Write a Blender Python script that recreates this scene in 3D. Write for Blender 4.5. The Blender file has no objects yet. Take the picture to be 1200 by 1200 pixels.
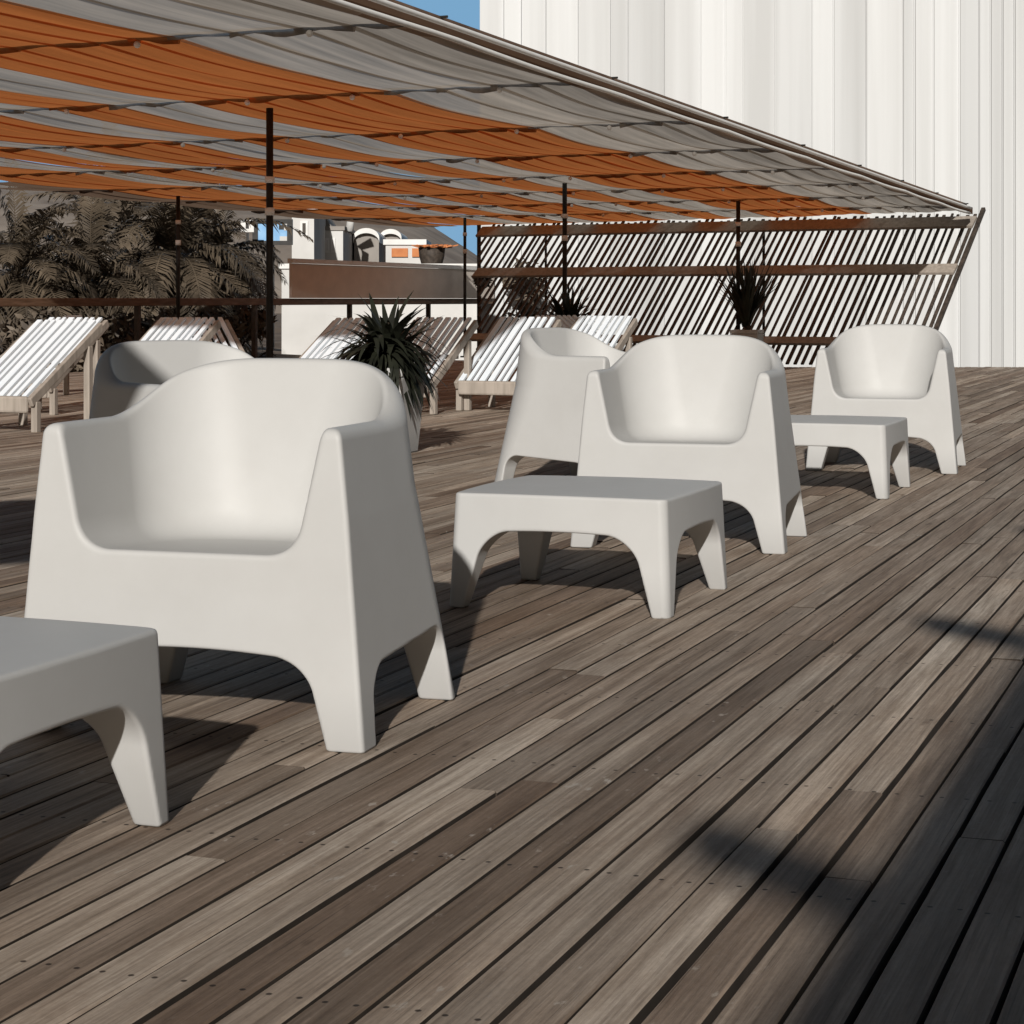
import bpy, bmesh, math, random
import numpy as np
from mathutils import Vector, Matrix
random.seed(7); rng = np.random.default_rng(7)
sc = bpy.context.scene
COL = sc.collection
R = math.radians
CAMH = 0.82
AX = R(20.3)                                   # direction of the boards, from +Y towards +X
E = Vector((math.sin(AX), math.cos(AX), 0)); N = Vector((math.cos(AX), -math.sin(AX), 0))
def SL(s, l, z=0.0):                           # along the boards, across the boards -> world
    return E * s + N * l + Vector((0, 0, z))

# ------------------------------------------------------------------ helpers
def tag(o, label=None, cat=None, group=None, kind=None):
    if label: o['label'] = label
    if cat: o['category'] = cat
    if group: o['group'] = group
    if kind: o['kind'] = kind
    return o
def empty(name, loc=(0, 0, 0), rz=0.0, label=None, cat=None, group=None):
    o = bpy.data.objects.new(name, None); COL.objects.link(o)
    o.location = loc; o.rotation_euler = (0, 0, rz); o.empty_display_size = .1
    return tag(o, label, cat, group)
def link(name, me, mat=None, parent=None):
    o = bpy.data.objects.new(name, me); COL.objects.link(o)
    if mat: me.materials.append(mat)
    if parent: o.parent = parent
    return o
def copy_tree(o, parent=None):
    c = o.copy(); COL.objects.link(c)
    if parent: c.parent = parent
    for ch in list(o.children): copy_tree(ch, c)
    return c
class MB:
    def __init__(self): self.v = []; self.f = []; self.smooth = False
    def quad(self, a, b, c, d):
        n = len(self.v); self.v += [tuple(a), tuple(b), tuple(c), tuple(d)]; self.f.append((n, n+1, n+2, n+3))
    def tri(self, a, b, c):
        n = len(self.v); self.v += [tuple(a), tuple(b), tuple(c)]; self.f.append((n, n+1, n+2))
    def hexa(self, p):                         # 8 corners: bottom 4, top 4 (ccw)
        n = len(self.v); self.v += [tuple(q) for q in p]
        for f in ((3,2,1,0),(4,5,6,7),(0,1,5,4),(1,2,6,5),(2,3,7,6),(3,0,4,7)): self.f.append(tuple(n+i for i in f))
    def box(self, x0, x1, y0, y1, z0, z1):
        self.hexa([(x0,y0,z0),(x1,y0,z0),(x1,y1,z0),(x0,y1,z0),(x0,y0,z1),(x1,y0,z1),(x1,y1,z1),(x0,y1,z1)])
    def bar(self, a, b, w, h, up=(0,0,1)):     # box section from a to b
        a = Vector(a); b = Vector(b); d = (b-a).normalized(); u = Vector(up)
        s = d.cross(u).normalized(); u = s.cross(d).normalized(); s *= w/2; u *= h/2
        self.hexa([a-s-u, a+s-u, b+s-u, b-s-u, a-s+u, a+s+u, b+s+u, b-s+u])
    def tube(self, pts, rad, n=10, cap=True):
        pts = [Vector(p) for p in pts]
        rs = rad if isinstance(rad, (list, tuple)) else [rad]*len(pts)
        base = len(self.v)
        for i, p in enumerate(pts):
            d = (pts[min(i+1, len(pts)-1)] - pts[max(i-1, 0)]).normalized()
            u = Vector((0,0,1)) if abs(d.z) < .9 else Vector((1,0,0))
            s = d.cross(u).normalized(); u = s.cross(d)
            for k in range(n):
                t = 2*math.pi*k/n; q = p + (s*math.cos(t) + u*math.sin(t))*rs[i]; self.v.append(tuple(q))
        for i in range(len(pts)-1):
            for k in range(n):
                a = base+i*n+k; b = base+i*n+(k+1) % n
                self.f.append((a, b, b+n, a+n))
        if cap:
            self.f.append(tuple(base+k for k in range(n))[::-1]); self.f.append(tuple(base+(len(pts)-1)*n+k for k in range(n)))
    def ball(self, c, r, n=8, m=5):
        c = Vector(c); b = len(self.v)
        for i in range(m+1):
            t = math.pi*i/m
            for k in range(n):
                p = 2*math.pi*k/n
                self.v.append((c.x+r*math.sin(t)*math.cos(p), c.y+r*math.sin(t)*math.sin(p), c.z+r*math.cos(t)))
        for i in range(m):
            for k in range(n):
                self.f.append((b+i*n+k, b+(i+1)*n+k, b+(i+1)*n+(k+1) % n, b+i*n+(k+1) % n))
    def build(self, name, mat=None, parent=None, smooth=False, bevel=0):
        me = bpy.data.meshes.new(name); me.from_pydata(self.v, [], self.f); me.validate(); me.update()
        o = link(name, me, mat, parent)
        if smooth:
            for p in me.polygons: p.use_smooth = True
        if bevel:
            m = o.modifiers.new('bevel', 'BEVEL'); m.width = bevel; m.segments = 2; m.limit_method = 'ANGLE'
        return o

# ------------------------------------------------------------------ materials
def mat(name, rough=.6, spec=.3):
    m = bpy.data.materials.new(name); m.use_nodes = True; nt = m.node_tree
    b = nt.nodes['Principled BSDF']; b.inputs['Roughness'].default_value = rough; b.inputs['Specular IOR Level'].default_value = spec
    return m, nt, b
def N_(nt, t, **kw):
    n = nt.nodes.new(t)
    for k, v in kw.items(): setattr(n, k, v)
    return n
def noise_color(name, c0, c1, scale=(4,4,4), detail=6, rough=.6, spec=.3, bump=0, lo=.3, hi=.7, bscale=None):
    m, nt, b = mat(name, rough, spec); L = nt.links.new
    tc = N_(nt, 'ShaderNodeTexCoord'); mp = N_(nt, 'ShaderNodeMapping'); mp.inputs['Scale'].default_value = scale
    no = N_(nt, 'ShaderNodeTexNoise'); no.inputs['Scale'].default_value = 1; no.inputs['Detail'].default_value = detail
    cr = N_(nt, 'ShaderNodeValToRGB'); cr.color_ramp.elements[0].position = lo; cr.color_ramp.elements[1].position = hi
    cr.color_ramp.elements[0].color = (*c0, 1); cr.color_ramp.elements[1].color = (*c1, 1)
    L(tc.outputs['Object'], mp.inputs['Vector']); L(mp.outputs[0], no.inputs['Vector']); L(no.outputs['Fac'], cr.inputs[0]); L(cr.outputs[0], b.inputs['Base Color'])
    if bump:
        bp = N_(nt, 'ShaderNodeBump'); bp.inputs['Strength'].default_value = .5; bp.inputs['Distance'].default_value = bump
        L(no.outputs['Fac'], bp.inputs['Height']); L(bp.outputs[0], b.inputs['Normal'])
    return m
M = {}
# moulded white plastic: faint mould texture and very faint dust towards the ground
def plastic():
    m, nt, b = mat('white_plastic', .5, .25); L = nt.links.new
    tc = N_(nt, 'ShaderNodeTexCoord')
    no = N_(nt, 'ShaderNodeTexNoise'); no.inputs['Scale'].default_value = 5; no.inputs['Detail'].default_value = 7; no.inputs['Roughness'].default_value = .65
    cr = N_(nt, 'ShaderNodeValToRGB'); cr.color_ramp.elements[0].position = .3; cr.color_ramp.elements[1].position = .62
    cr.color_ramp.elements[0].color = (.468, .462, .447, 1); cr.color_ramp.elements[1].color = (.492, .488, .474, 1)
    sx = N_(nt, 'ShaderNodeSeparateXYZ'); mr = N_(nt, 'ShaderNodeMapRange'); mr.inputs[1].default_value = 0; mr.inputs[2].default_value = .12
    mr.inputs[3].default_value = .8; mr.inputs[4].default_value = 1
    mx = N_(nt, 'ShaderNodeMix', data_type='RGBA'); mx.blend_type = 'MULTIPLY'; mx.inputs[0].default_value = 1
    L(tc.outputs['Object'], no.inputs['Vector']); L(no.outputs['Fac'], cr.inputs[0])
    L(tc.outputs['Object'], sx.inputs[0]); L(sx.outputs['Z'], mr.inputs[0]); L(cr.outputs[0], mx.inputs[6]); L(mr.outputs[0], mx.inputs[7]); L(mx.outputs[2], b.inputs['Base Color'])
    n2 = N_(nt, 'ShaderNodeTexNoise'); n2.inputs['Scale'].default_value = 900; n2.inputs['Detail'].default_value = 2
    bp = N_(nt, 'ShaderNodeBump'); bp.inputs['Strength'].default_value = .12; bp.inputs['Distance'].default_value = .0006
    L(tc.outputs['Object'], n2.inputs['Vector']); L(n2.outputs['Fac'], bp.inputs['Height']); L(bp.outputs[0], b.inputs['Normal'])
    return m
M['plastic'] = plastic()
def deck_wood():
    m, nt, b = mat('weathered_decking', .72, .25); L = nt.links.new
    at = N_(nt, 'ShaderNodeAttribute', attribute_name='board')            # r: tone, g: brownness, b: offset
    sp = N_(nt, 'ShaderNodeSeparateColor'); L(at.outputs['Color'], sp.inputs[0])
    tc = N_(nt, 'ShaderNodeTexCoord'); add = N_(nt, 'ShaderNodeVectorMath', operation='ADD')
    cm = N_(nt, 'ShaderNodeCombineXYZ'); ml = N_(nt, 'ShaderNodeMath', operation='MULTIPLY'); ml.inputs[1].default_value = 37
    L(sp.outputs[2], ml.inputs[0]); L(ml.outputs[0], cm.inputs[0]); L(ml.outputs[0], cm.inputs[1]); L(ml.outputs[0], cm.inputs[2])
    L(tc.outputs['Object'], add.inputs[0]); L(cm.outputs[0], add.inputs[1])
    def noise(scale, detail, rough=.6):
        mp = N_(nt, 'ShaderNodeMapping'); mp.inputs['Scale'].default_value = scale
        n = N_(nt, 'ShaderNodeTexNoise'); n.inputs['Scale'].default_value = 1; n.inputs['Detail'].default_value = detail; n.inputs['Roughness'].default_value = rough
        L(add.outputs[0], mp.inputs['Vector']); L(mp.outputs[0], n.inputs['Vector']); return n.outputs['Fac']
    def ramp(f, p0, c0, p1, c1):
        c = N_(nt, 'ShaderNodeValToRGB'); c.color_ramp.elements[0].position = p0; c.color_ramp.elements[1].position = p1
        c.color_ramp.elements[0].color = (*c0, 1); c.color_ramp.elements[1].color = (*c1, 1); L(f, c.inputs[0]); return c.outputs[0]
    def mix(a, b_, fac, mode='MIX'):
        x = N_(nt, 'ShaderNodeMix', data_type='RGBA'); x.blend_type = mode
        if isinstance(fac, float): x.inputs[0].default_value = fac
        else: L(fac, x.inputs[0])
        for v, i in ((a, 6), (b_, 7)):
            if isinstance(v, tuple): x.inputs[i].default_value = (*v, 1)
            else: L(v, x.inputs[i])
        return x.outputs[2]
    tone = ramp(sp.outputs[0], 0, (.215, .17, .132), 1, (.56, .485, .405))
    tone = mix(tone, (.19, .122, .08), ramp(sp.outputs[1], .5, (0,0,0), 1, (.7,.7,.7)))
    grain = noise((150, 3.4, 1), 8, .72)
    g2 = noise((36, 1.3, 1), 6, .65)
    col = mix(tone, ramp(grain, .3, (.48, .45, .43), .68, (1.22, 1.22, 1.22)), .85, 'MULTIPLY')
    col = mix(col, ramp(g2, .34, (.56, .51, .46), .62, (1.12, 1.12, 1.12)), .85, 'MULTIPLY')
    st = noise((9, 2.4, 1), 6, .65)                                          # damp brown staining
    col = mix(col, (.16, .105, .07), ramp(st, .56, (0,0,0), .78, (.65,.65,.65)))
    wh = noise((38, 16, 1), 5, .6); wr = ramp(wh, .63, (0,0,0), .70, (1,1,1))
    w2 = noise((5, 2, 1), 2); w2r = ramp(w2, .5, (0,0,0), .62, (1,1,1))      # pale scuffs in patches
    mm = N_(nt, 'ShaderNodeMath', operation='MULTIPLY'); L(wr, mm.inputs[0]); L(w2r, mm.inputs[1])
    m3 = N_(nt, 'ShaderNodeMath', operation='MULTIPLY'); m3.inputs[1].default_value = .75; L(mm.outputs[0], m3.inputs[0])
    col = mix(col, (.47, .43, .38), m3.outputs[0])
    spk = noise((110, 60, 1), 5, .7)
    col = mix(col, ramp(spk, .34, (.7, .68, .66), .6, (1.08, 1.08, 1.08)), .35, 'MULTIPLY')
    kn = noise((16, 5, 1), 3, .5)
    col = mix(col, ramp(kn, .70, (1, 1, 1), .78, (.45, .40, .36)), .8, 'MULTIPLY')
    cr = noise((260, 2.2, 1), 3, .5)                                         # fine checks
    col = mix(col, ramp(cr, .27, (.35,.33,.31), .35, (1,1,1)), .7, 'MULTIPLY')
    # warm patches, and countersunk screws in pairs over the joists
    wp = noise((1.1, .8, 1), 4, .6)
    col = mix(col, ramp(wp, .38, (.90, .80, .72), .62, (1.06, 1.06, 1.06)), .6, 'MULTIPLY')
    sx = N_(nt, 'ShaderNodeSeparateXYZ'); L(tc.outputs['Object'], sx.inputs[0])
    def mth(op, a, b_=None):
        n = N_(nt, 'ShaderNodeMath', operation=op)
        for i, v in enumerate((a, b_)):
            if v is None: continue
            if isinstance(v, (int, float)): n.inputs[i].default_value = v
            else: L(v, n.inputs[i])
        return n.outputs[0]
    dx = mth('SUBTRACT', mth('ABSOLUTE', mth('SUBTRACT', sx.outputs[0], at.outputs['Alpha'])), .020)
    dy = mth('SUBTRACT', mth('FLOORED_MODULO', sx.outputs[1], .62), .31)
    dd = mth('SQRT', mth('ADD', mth('MULTIPLY', dx, dx), mth('MULTIPLY', dy, dy)))
    col = mix(col, ramp(mth('MULTIPLY', dd, 100), .30, (.16, .14, .13), .48, (1, 1, 1)), 1.0, 'MULTIPLY')
    L(col, b.inputs['Base Color'])
    bp = N_(nt, 'ShaderNodeBump'); bp.inputs['Strength'].default_value = .6; bp.inputs['Distance'].default_value = .0022
    L(grain, bp.inputs['Height']); L(bp.outputs[0], b.inputs['Normal'])
    return m
M['deck'] = deck_wood()
def fabric(name, c, dark, sheer=0.0):
    m = bpy.data.materials.new(name); m.use_nodes = True; nt = m.node_tree; L = nt.links.new
    nt.nodes.remove(nt.nodes['Principled BSDF']); out = nt.nodes['Material Output']
    tc = N_(nt, 'ShaderNodeTexCoord'); mp = N_(nt, 'ShaderNodeMapping'); mp.inputs['Scale'].default_value = (11, .55, 1)
    no = N_(nt, 'ShaderNodeTexNoise'); no.inputs['Scale'].default_value = 1; no.inputs['Detail'].default_value = 5
    cr = N_(nt, 'ShaderNodeValToRGB'); cr.color_ramp.elements[0].position = .32; cr.color_ramp.elements[1].position = .66
    cr.color_ramp.elements[0].color = (*[x*dark for x in c], 1); cr.color_ramp.elements[1].color = (*c, 1)
    L(tc.outputs['Object'], mp.inputs[0]); L(mp.outputs[0], no.inputs['Vector']); L(no.outputs['Fac'], cr.inputs[0])
    d = N_(nt, 'ShaderNodeBsdfDiffuse'); t = N_(nt, 'ShaderNodeBsdfTranslucent'); mx = N_(nt, 'ShaderNodeMixShader'); mx.inputs[0].default_value = .66
    L(cr.outputs[0], d.inputs[0]); L(cr.outputs[0], t.inputs[0]); L(d.outputs[0], mx.inputs[1]); L(t.outputs[0], mx.inputs[2]); 
    if sheer:
        tr = N_(nt, 'ShaderNodeBsdfTransparent'); m2 = N_(nt, 'ShaderNodeMixShader'); m2.inputs[0].default_value = sheer
        L(mx.outputs[0], m2.inputs[1]); L(tr.outputs[0], m2.inputs[2]); L(m2.outputs[0], out.inputs[0])
    else: L(mx.outputs[0], out.inputs[0])
    return m
M['orange'] = fabric('orange_shade_cloth', (.70, .235, .072), .8)
M['grey'] = fabric('grey_shade_cloth', (.58, .53, .47), .62)
M['sheer'] = fabric('sheer_grey_shade_cloth', (.64, .565, .48), .62, .06)
M['brown_cloth'] = fabric('brown_shade_cloth', (.30, .20, .14), .7)
M['pale_cloth'] = fabric('pale_shade_cloth', (.86, .83, .78), .9)
M['dark_metal'] = noise_color('dark_metal', (.012, .011, .010), (.03, .027, .024), (9, 9, 9), rough=.5)
M['white_metal'] = noise_color('white_metal', (.68, .67, .64), (.8, .79, .77), (3, 3, 3), rough=.5)
M['white_slat'] = noise_color('white_painted_slat', (.78, .85, .91), (.86, .92, .97), (30, 3, 3), rough=.6)
M['brown_wood'] = noise_color('brown_timber', (.26, .225, .19), (.40, .35, .30), (25, 25, 3), rough=.65)
M['brown_wood2'] = noise_color('brown_timber_rail', (.10, .055, .03), (.20, .12, .075), (4, 4, 30), rough=.65)
M['dark_wood'] = noise_color('dark_timber_slat', (.03, .023, .018), (.085, .066, .052), (12, 12, 12), rough=.65)
M['canvas'] = noise_color('brown_canvas', (.70, .62, .55), (.80, .71, .63), (3, 3, 5), rough=.9)
M['rope'] = noise_color('pale_rope', (.85, .84, .81), (.92, .91, .89), (9, 9, 9), rough=.7)
M['void'] = noise_color('under_deck', (.012, .009, .007), (.02, .016, .012), (3, 3, 3), rough=.9)
M['edge'] = noise_color('board_gap_shade', (.03, .022, .016), (.06, .045, .034), (9, 9, 9), rough=.9)  # gap shade put into the colour of board sides and ends
M['leaf'] = noise_color('dark_spiky_leaf', (.006, .007, .005), (.026, .028, .017), (6, 6, 6), rough=.45, spec=.4)
M['frond'] = noise_color('palm_frond', (.02, .016, .011), (.15, .115, .08), (1.3, 1.3, 1.3), rough=.5, spec=.4)
M['frond2'] = noise_color('dry_palm_frond', (.05, .038, .028), (.2, .16, .12), (1.6, 1.6, 1.6), rough=.6)
M['bark'] = noise_color('palm_bark', (.02, .014, .01), (.07, .05, .035), (5, 5, 18), rough=.9, bump=.02)
M['soil'] = noise_color('earth', (.10, .072, .052), (.24, .185, .14), (.7, .7, .7), detail=9, rough=.95)
M['hill'] = noise_color('hillside', (.17, .14, .118), (.30, .255, .215), (.12, .12, .2), detail=9, rough=.95)
M['render'] = noise_color('white_render', (.52, .51, .49), (.66, .65, .63), (.8, .8, .8), rough=.8)
M['glass'] = noise_color('dark_pane', (.03, .025, .02), (.07, .06, .05), (2, 2, 2), rough=.25, spec=.5)
M['orange_paint'] = noise_color('orange_awning', (.42, .14, .05), (.62, .24, .09), (3, 3, 3), rough=.7)
M['roof_grey'] = noise_color('grey_roof', (.22, .20, .18), (.36, .33, .30), (.9, .9, .9), rough=.8)
M['blue'] = noise_color('blue_print', (.14, .34, .62), (.30, .52, .76), (3, 3, 3), rough=.5)

# ------------------------------------------------------------------ moulded furniture: signed distance fields meshed by surface nets
def smax(a, b, k):
    h = np.clip(.5 + .5*(a-b)/k, 0, 1); return b*(1-h) + a*h + k*h*(1-h)
def smin(a, b, k): return -smax(-a, -b, k)
def sstep(a, b, x):
    t = np.clip((x-a)/(b-a), 0, 1); return t*t*(3-2*t)
def rr(qx, qy, r):                              # rounded corner: both q already relative to the edges
    ax = qx + r; ay = qy + r
    return np.hypot(np.maximum(ax, 0), np.maximum(ay, 0)) + np.minimum(np.maximum(ax, ay), 0) - r
def chair_parts(x, y, z):
    ax = np.abs(x)
    a = .357 - .088*z - .02*np.clip(z-.42, 0, 1)
    yr = .603 - .058*z
    rc = .07 + .135*np.clip(z/.45, 0, 1)
    outer = rr(ax - a, y - yr, rc)
    outer = smax(outer, (.012 + .035*z) - y, .010)
    up = sstep(.27, .475, y)
    T = .585 + .112*up*(1 - .85*np.clip(ax/.30, 0, 1.1)**4)
    top = (z - T)*.92
    b = .215 + .215*(z-.35)
    yb = .428 + .25*(z-.35)
    wall = rr(ax - b, y - yb, .185)
    zs = .352 - .05*np.clip(y, 0, .5)
    tub = smax(wall, zs - z, .06)
    body = smax(outer, top, .022)
    body = smax(body, -tub, .012)
    wf = .283 - .28*z
    fa = rr(ax - wf, z - (.163 + .01*np.clip(1-(ax/.2)**2, 0, 1)), .06)
    ya = .082 + .10*z; yb2 = .525 - .10*z
    mid = (ya+yb2)/2; hw = (yb2-ya)/2
    sa = rr(np.abs(y-mid) - hw, z - (.142 + .05*np.clip(y-.1, 0, .4)), .06)
    body = smax(body, -fa, .008); body = smax(body, -sa, .008)
    body = smax(body, -z, .005)
    return body, tub
def chair_sdf(x, y, z): return chair_parts(x, y, z)[0]
def table_sdf(x, y, z):
    ax = np.abs(x); ay = np.abs(y)
    bow = lambda t: .010*(1 - np.clip(t/.29, 0, 1)**2)
    a = .311 - .045*z
    d = rr(ax - a - bow(ay) + .004, ay - a - bow(ax) + .004, .022)
    d = smax(d, z - (.305 + .004*(1 - np.clip(np.hypot(x, y)/.4, 0, 1)**2)), .009)
    w = .260 - .27*z
    for t in (ax, ay): d = smax(d, -rr(t - w, z - .203 - .008*np.clip(1-(t/.2)**2, 0, 1), .07), .008)
    return smax(d, -z, .004)
def surface_nets(f, lo, hi, h):
    n = [int(math.ceil((b-a)/h))+1 for a, b in zip(lo, hi)]
    ax = [lo[i] + h*np.arange(n[i]) for i in range(3)]
    X, Y, Z = np.meshgrid(*ax, indexing='ij'); F = f(X, Y, Z)
    S = F < 0
    cs = [(i, j, k) for i in (0,1) for j in (0,1) for k in (0,1)]
    sl = lambda A, o: A[o[0]:n[0]-1+o[0], o[1]:n[1]-1+o[1], o[2]:n[2]-1+o[2]]
    cnt = sum(sl(S, o).astype(np.int8) for o in cs); act = (cnt > 0) & (cnt < 8)
    acc = np.zeros(act.shape + (3,)); num = np.zeros(act.shape)
    for o in cs:
        for a in range(3):
            if o[a]: continue
            p = list(o); p[a] = 1; p = tuple(p)
            f0, f1 = sl(F, o), sl(F, p); cr = (f0 < 0) != (f1 < 0)
            t = np.where(cr, f0/np.where(cr, f0-f1, 1), 0)
            for b in range(3): acc[..., b] += np.where(cr, (t if b == a else o[b]), 0)
            num += cr
    idx = -np.ones(act.shape, int); ii = np.argwhere(act); idx[act] = np.arange(len(ii))
    V = np.array(lo) + h*(ii + acc[act]/num[act][:, None])
    faces = []
    for a in range(3):
        b, c = (a+1) % 3, (a+2) % 3
        s0 = [slice(None)]*3; s1 = [slice(None)]*3; s0[a] = slice(0, n[a]-1); s1[a] = slice(1, n[a])
        A, B = S[tuple(s0)], S[tuple(s1)]; e = np.argwhere(A != B)
        e = e[(e[:, b] > 0) & (e[:, c] > 0) & (e[:, b] < n[b]-1) & (e[:, c] < n[c]-1)]
        inside = A[tuple(e.T)]
        def g(db, dc):
            q = e.copy(); q[:, b] -= db; q[:, c] -= dc; return idx[tuple(q.T)]
        Q = np.stack([g(1,1), g(0,1), g(0,0), g(1,0)], 1)
        Q[~inside] = Q[~inside][:, ::-1]; faces.append(Q)
    Q = np.concatenate(faces)
    def grad(P):
        e = 1e-4; x, y, z = P.T
        G = np.stack([f(x+e,y,z)-f(x-e,y,z), f(x,y+e,z)-f(x,y-e,z), f(x,y,z+e)-f(x,y,z-e)], 1)/(2*e); return G
    for _ in range(3):
        G = grad(V); d = f(*V.T); step = -(d/np.maximum((G**2).sum(1), .2))[:, None]*G
        V = V + np.clip(step, -h*.5, h*.5)
    G = grad(V); Nn = G/np.maximum(np.linalg.norm(G, axis=1), 1e-6)[:, None]
    return V, Q, Nn
def split_mesh(V, Q, Nn, lab, names, root, material):
    for i, nm in enumerate(names):
        q = Q[lab == i]
        if not len(q): continue
        u, inv = np.unique(q, return_inverse=True)
        me = bpy.data.meshes.new(nm); me.from_pydata(V[u].tolist(), [], inv.reshape(q.shape).tolist()); me.update()
        for p in me.polygons: p.use_smooth = True
        me.normals_split_custom_set_from_vertices(Nn[u].tolist())
        link(nm, me, material, root)
def make_chair():
    V, Q, Nn = surface_nets(chair_sdf, (-.39, -.03, -.03), (.39, .65, .74), .0054)
    c = V[Q].mean(1); nn = Nn[Q].mean(1); x, y, z = c.T
    tub = np.abs(chair_parts(x, y, z)[1]) < .012
    lab = np.full(len(Q), 0)                                   # 0 base shell
    lab[(z > .40) & (y <= .33)] = 2; lab[(lab == 2) & (x > 0)] = 3
    lab[(z > .40) & (y > .33)] = 4
    lab[tub & (nn[:, 2] > .72) & (z < .41) & (np.abs(x) < .26) & (y < .43)] = 1
    low = z < .135
    lab[low & (x < 0) & (y < .29)] = 5; lab[low & (x > 0) & (y < .29)] = 6; lab[low & (x < 0) & (y >= .29)] = 7; lab[low & (x > 0) & (y >= .29)] = 8
    root = empty('armchair')
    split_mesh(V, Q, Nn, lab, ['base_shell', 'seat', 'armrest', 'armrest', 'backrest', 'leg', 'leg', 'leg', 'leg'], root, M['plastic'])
    return root
def make_table():
    V, Q, Nn = surface_nets(table_sdf, (-.34, -.34, -.03), (.34, .34, .34), .0055)
    c = V[Q].mean(1); x, y, z = c.T
    lab = np.full(len(Q), 0); low = z < .175
    for i, (sx, sy) in enumerate(((-1,-1),(1,-1),(-1,1),(1,1))): lab[low & (x*sx > 0) & (y*sy > 0)] = i+1
    root = empty('side_table')
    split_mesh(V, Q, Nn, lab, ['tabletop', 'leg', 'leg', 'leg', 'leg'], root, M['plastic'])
    return root
def base_at(root, corner, local, rz):                          # put local point of the thing on a world point
    c, s = math.cos(rz), math.sin(rz); root.rotation_euler = (0, 0, rz)
    root.location = (corner[0]-(c*local[0]-s*local[1]), corner[1]-(s*local[0]+c*local[1]), 0)
CH = make_chair(); TB = make_table()
chairs = [
    ((-.269, 3.692), (.355, .012), R(-16.5), 'largest white moulded plastic armchair in front, beside the low table cut by the left edge'),
    ((.875, 6.58), (.355, .012), R(-16), 'white moulded armchair behind the middle low table, facing the viewer'),
    ((2.085, 9.60), (.355, .012), R(-17), 'white moulded armchair farthest along the row, against the tall white wall'),
    ((-.10, 8.72), (-.355, .59), R(54), 'white moulded armchair turned side-on, half hidden behind the middle armchair'),
    ((-1.06, 6.2), (0, .55), R(40), 'partly shaded armchair turned to the right, half hidden behind the largest armchair'),
]
for i, (p, lp, rz, lb) in enumerate(chairs):
    o = CH if i == 0 else copy_tree(CH)
    base_at(o, p, lp, rz); tag(o, lb, 'armchair', 'white moulded armchairs on the deck')
tables = [
    ((-.925, 3.04), R(-20), 'white low plastic table cut off by the left edge of the photo'),
    ((.222, 5.64), R(-20.5), 'white low plastic table fully in view between the two nearest armchairs in the row'),
    ((1.356, 8.79), R(-20), 'farthest white low table in the row, just in front of the armchair against the wall'),
]
for i, (p, rz, lb) in enumerate(tables):
    o = TB if i == 0 else copy_tree(TB)
    o.location = (p[0], p[1], 0); o.rotation_euler = (0, 0, rz); tag(o, lb, 'side table', 'white low tables on the deck')

# ------------------------------------------------------------------ deck
def deck_end(l):                                                # where boards stop, along s
    p = N*l
    # end line: Z = 24.9 for X > 3, receding to the left
    lo, hi = 0.0, 45.0
    for _ in range(30):
        m_ = (lo+hi)/2; q = p + E*m_
        lim = 24.9 if q.x > 3 else 24.9 + (3-q.x)*.75
        if q.y < lim: lo = m_
        else: hi = m_
    return lo
mb = MB(); cols = []; dark = []; ctr = []
P = .0755; gap = .0075
l = -12.6
while l < 9.0:
    s_end = deck_end(l)
    s = -3.0 - random.random()*3 if l > -6 else 1.0 - random.random()*3
    bias = random.gauss(0, .15); br0 = random.random()
    while s < s_end:
        ln = random.choice((1.8, 2.4, 3.0, 3.6))*random.uniform(.85, 1.05); e1 = min(s+ln, s_end)
        z1 = random.gauss(0, .0011); z2 = z1 + random.gauss(0, .0006); ww = P - gap*random.uniform(.7, 1.35)
        x0 = l + random.gauss(0, .0006); x1 = x0 + ww; ez = .0025; c = .003
        # bevelled cross-section: top with two small chamfers
        prof = [(x0, -.034), (x0, z1-c), (x0+c, z1), (x1-c, z2), (x1, z2-c), (x1, -.034)]
        n = len(mb.v)
        ns = max(2, int((e1-s)/.3)) if s < 16 else 1
        for q in range(ns+1):
            yy = s + .0004 + (e1-s-.0008)*q/ns; j0 = random.gauss(0, .0007); j1 = random.gauss(0, .0007)
            for i6, (a, b_) in enumerate(prof): mb.v.append((a + (j0 if i6 < 3 else j1), yy, b_))
        for q in range(ns):
            for k in range(5):
                mb.f.append((n+6*q+k, n+6*q+k+1, n+6*q+k+7, n+6*q+k+6)); dark.append(k in (0, 4))
        mb.f.append(tuple(n+k for k in range(6))); mb.f.append(tuple(n+6*ns+5-k for k in range(6))); dark += [True, True]
        t = min(1, max(0, .56 + bias + random.gauss(0, .22))); br = random.random()*.65 + br0*.35
        cols += [(t, br, random.random())]*(5*ns+2); ctr += [(x0+x1)/2]*(5*ns+2)
        s = e1
    l += P
deck = mb.build('deck', M['deck']); deck.data.materials.append(M['edge'])
for p in deck.data.polygons:
    if dark[p.index]: p.material_index = 1; deck.rotation_euler = (0, 0, -AX); tag(deck, 'weathered grey brown timber deck boards', kind='structure')
ca = deck.data.attributes.new('board', 'FLOAT_COLOR', 'CORNER')
arr = np.ones((len(deck.data.loops), 4), np.float32)
for p in deck.data.polygons:
    arr[p.loop_start:p.loop_start+p.loop_total, :3] = cols[p.index]; arr[p.loop_start:p.loop_start+p.loop_total, 3] = ctr[p.index]
ca.data.foreach_set('color', arr.ravel())
ub = MB()
for (l0, l1) in [(-12.6 + k*1.2, -12.6 + (k+1)*1.2) for k in range(18)]:
    e0, e1 = deck_end(l0), deck_end(l1)
    ub.hexa([SL(-6, l0, -.30), SL(-6, l1, -.30), SL(e1-.02, l1, -.30), SL(e0-.02, l0, -.30), SL(-6, l0, -.045), SL(-6, l1, -.045), SL(e1-.02, l1, -.045), SL(e0-.02, l0, -.045)])
o = ub.build('deck_underside', M['void']); tag(o, kind='structure')
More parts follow.
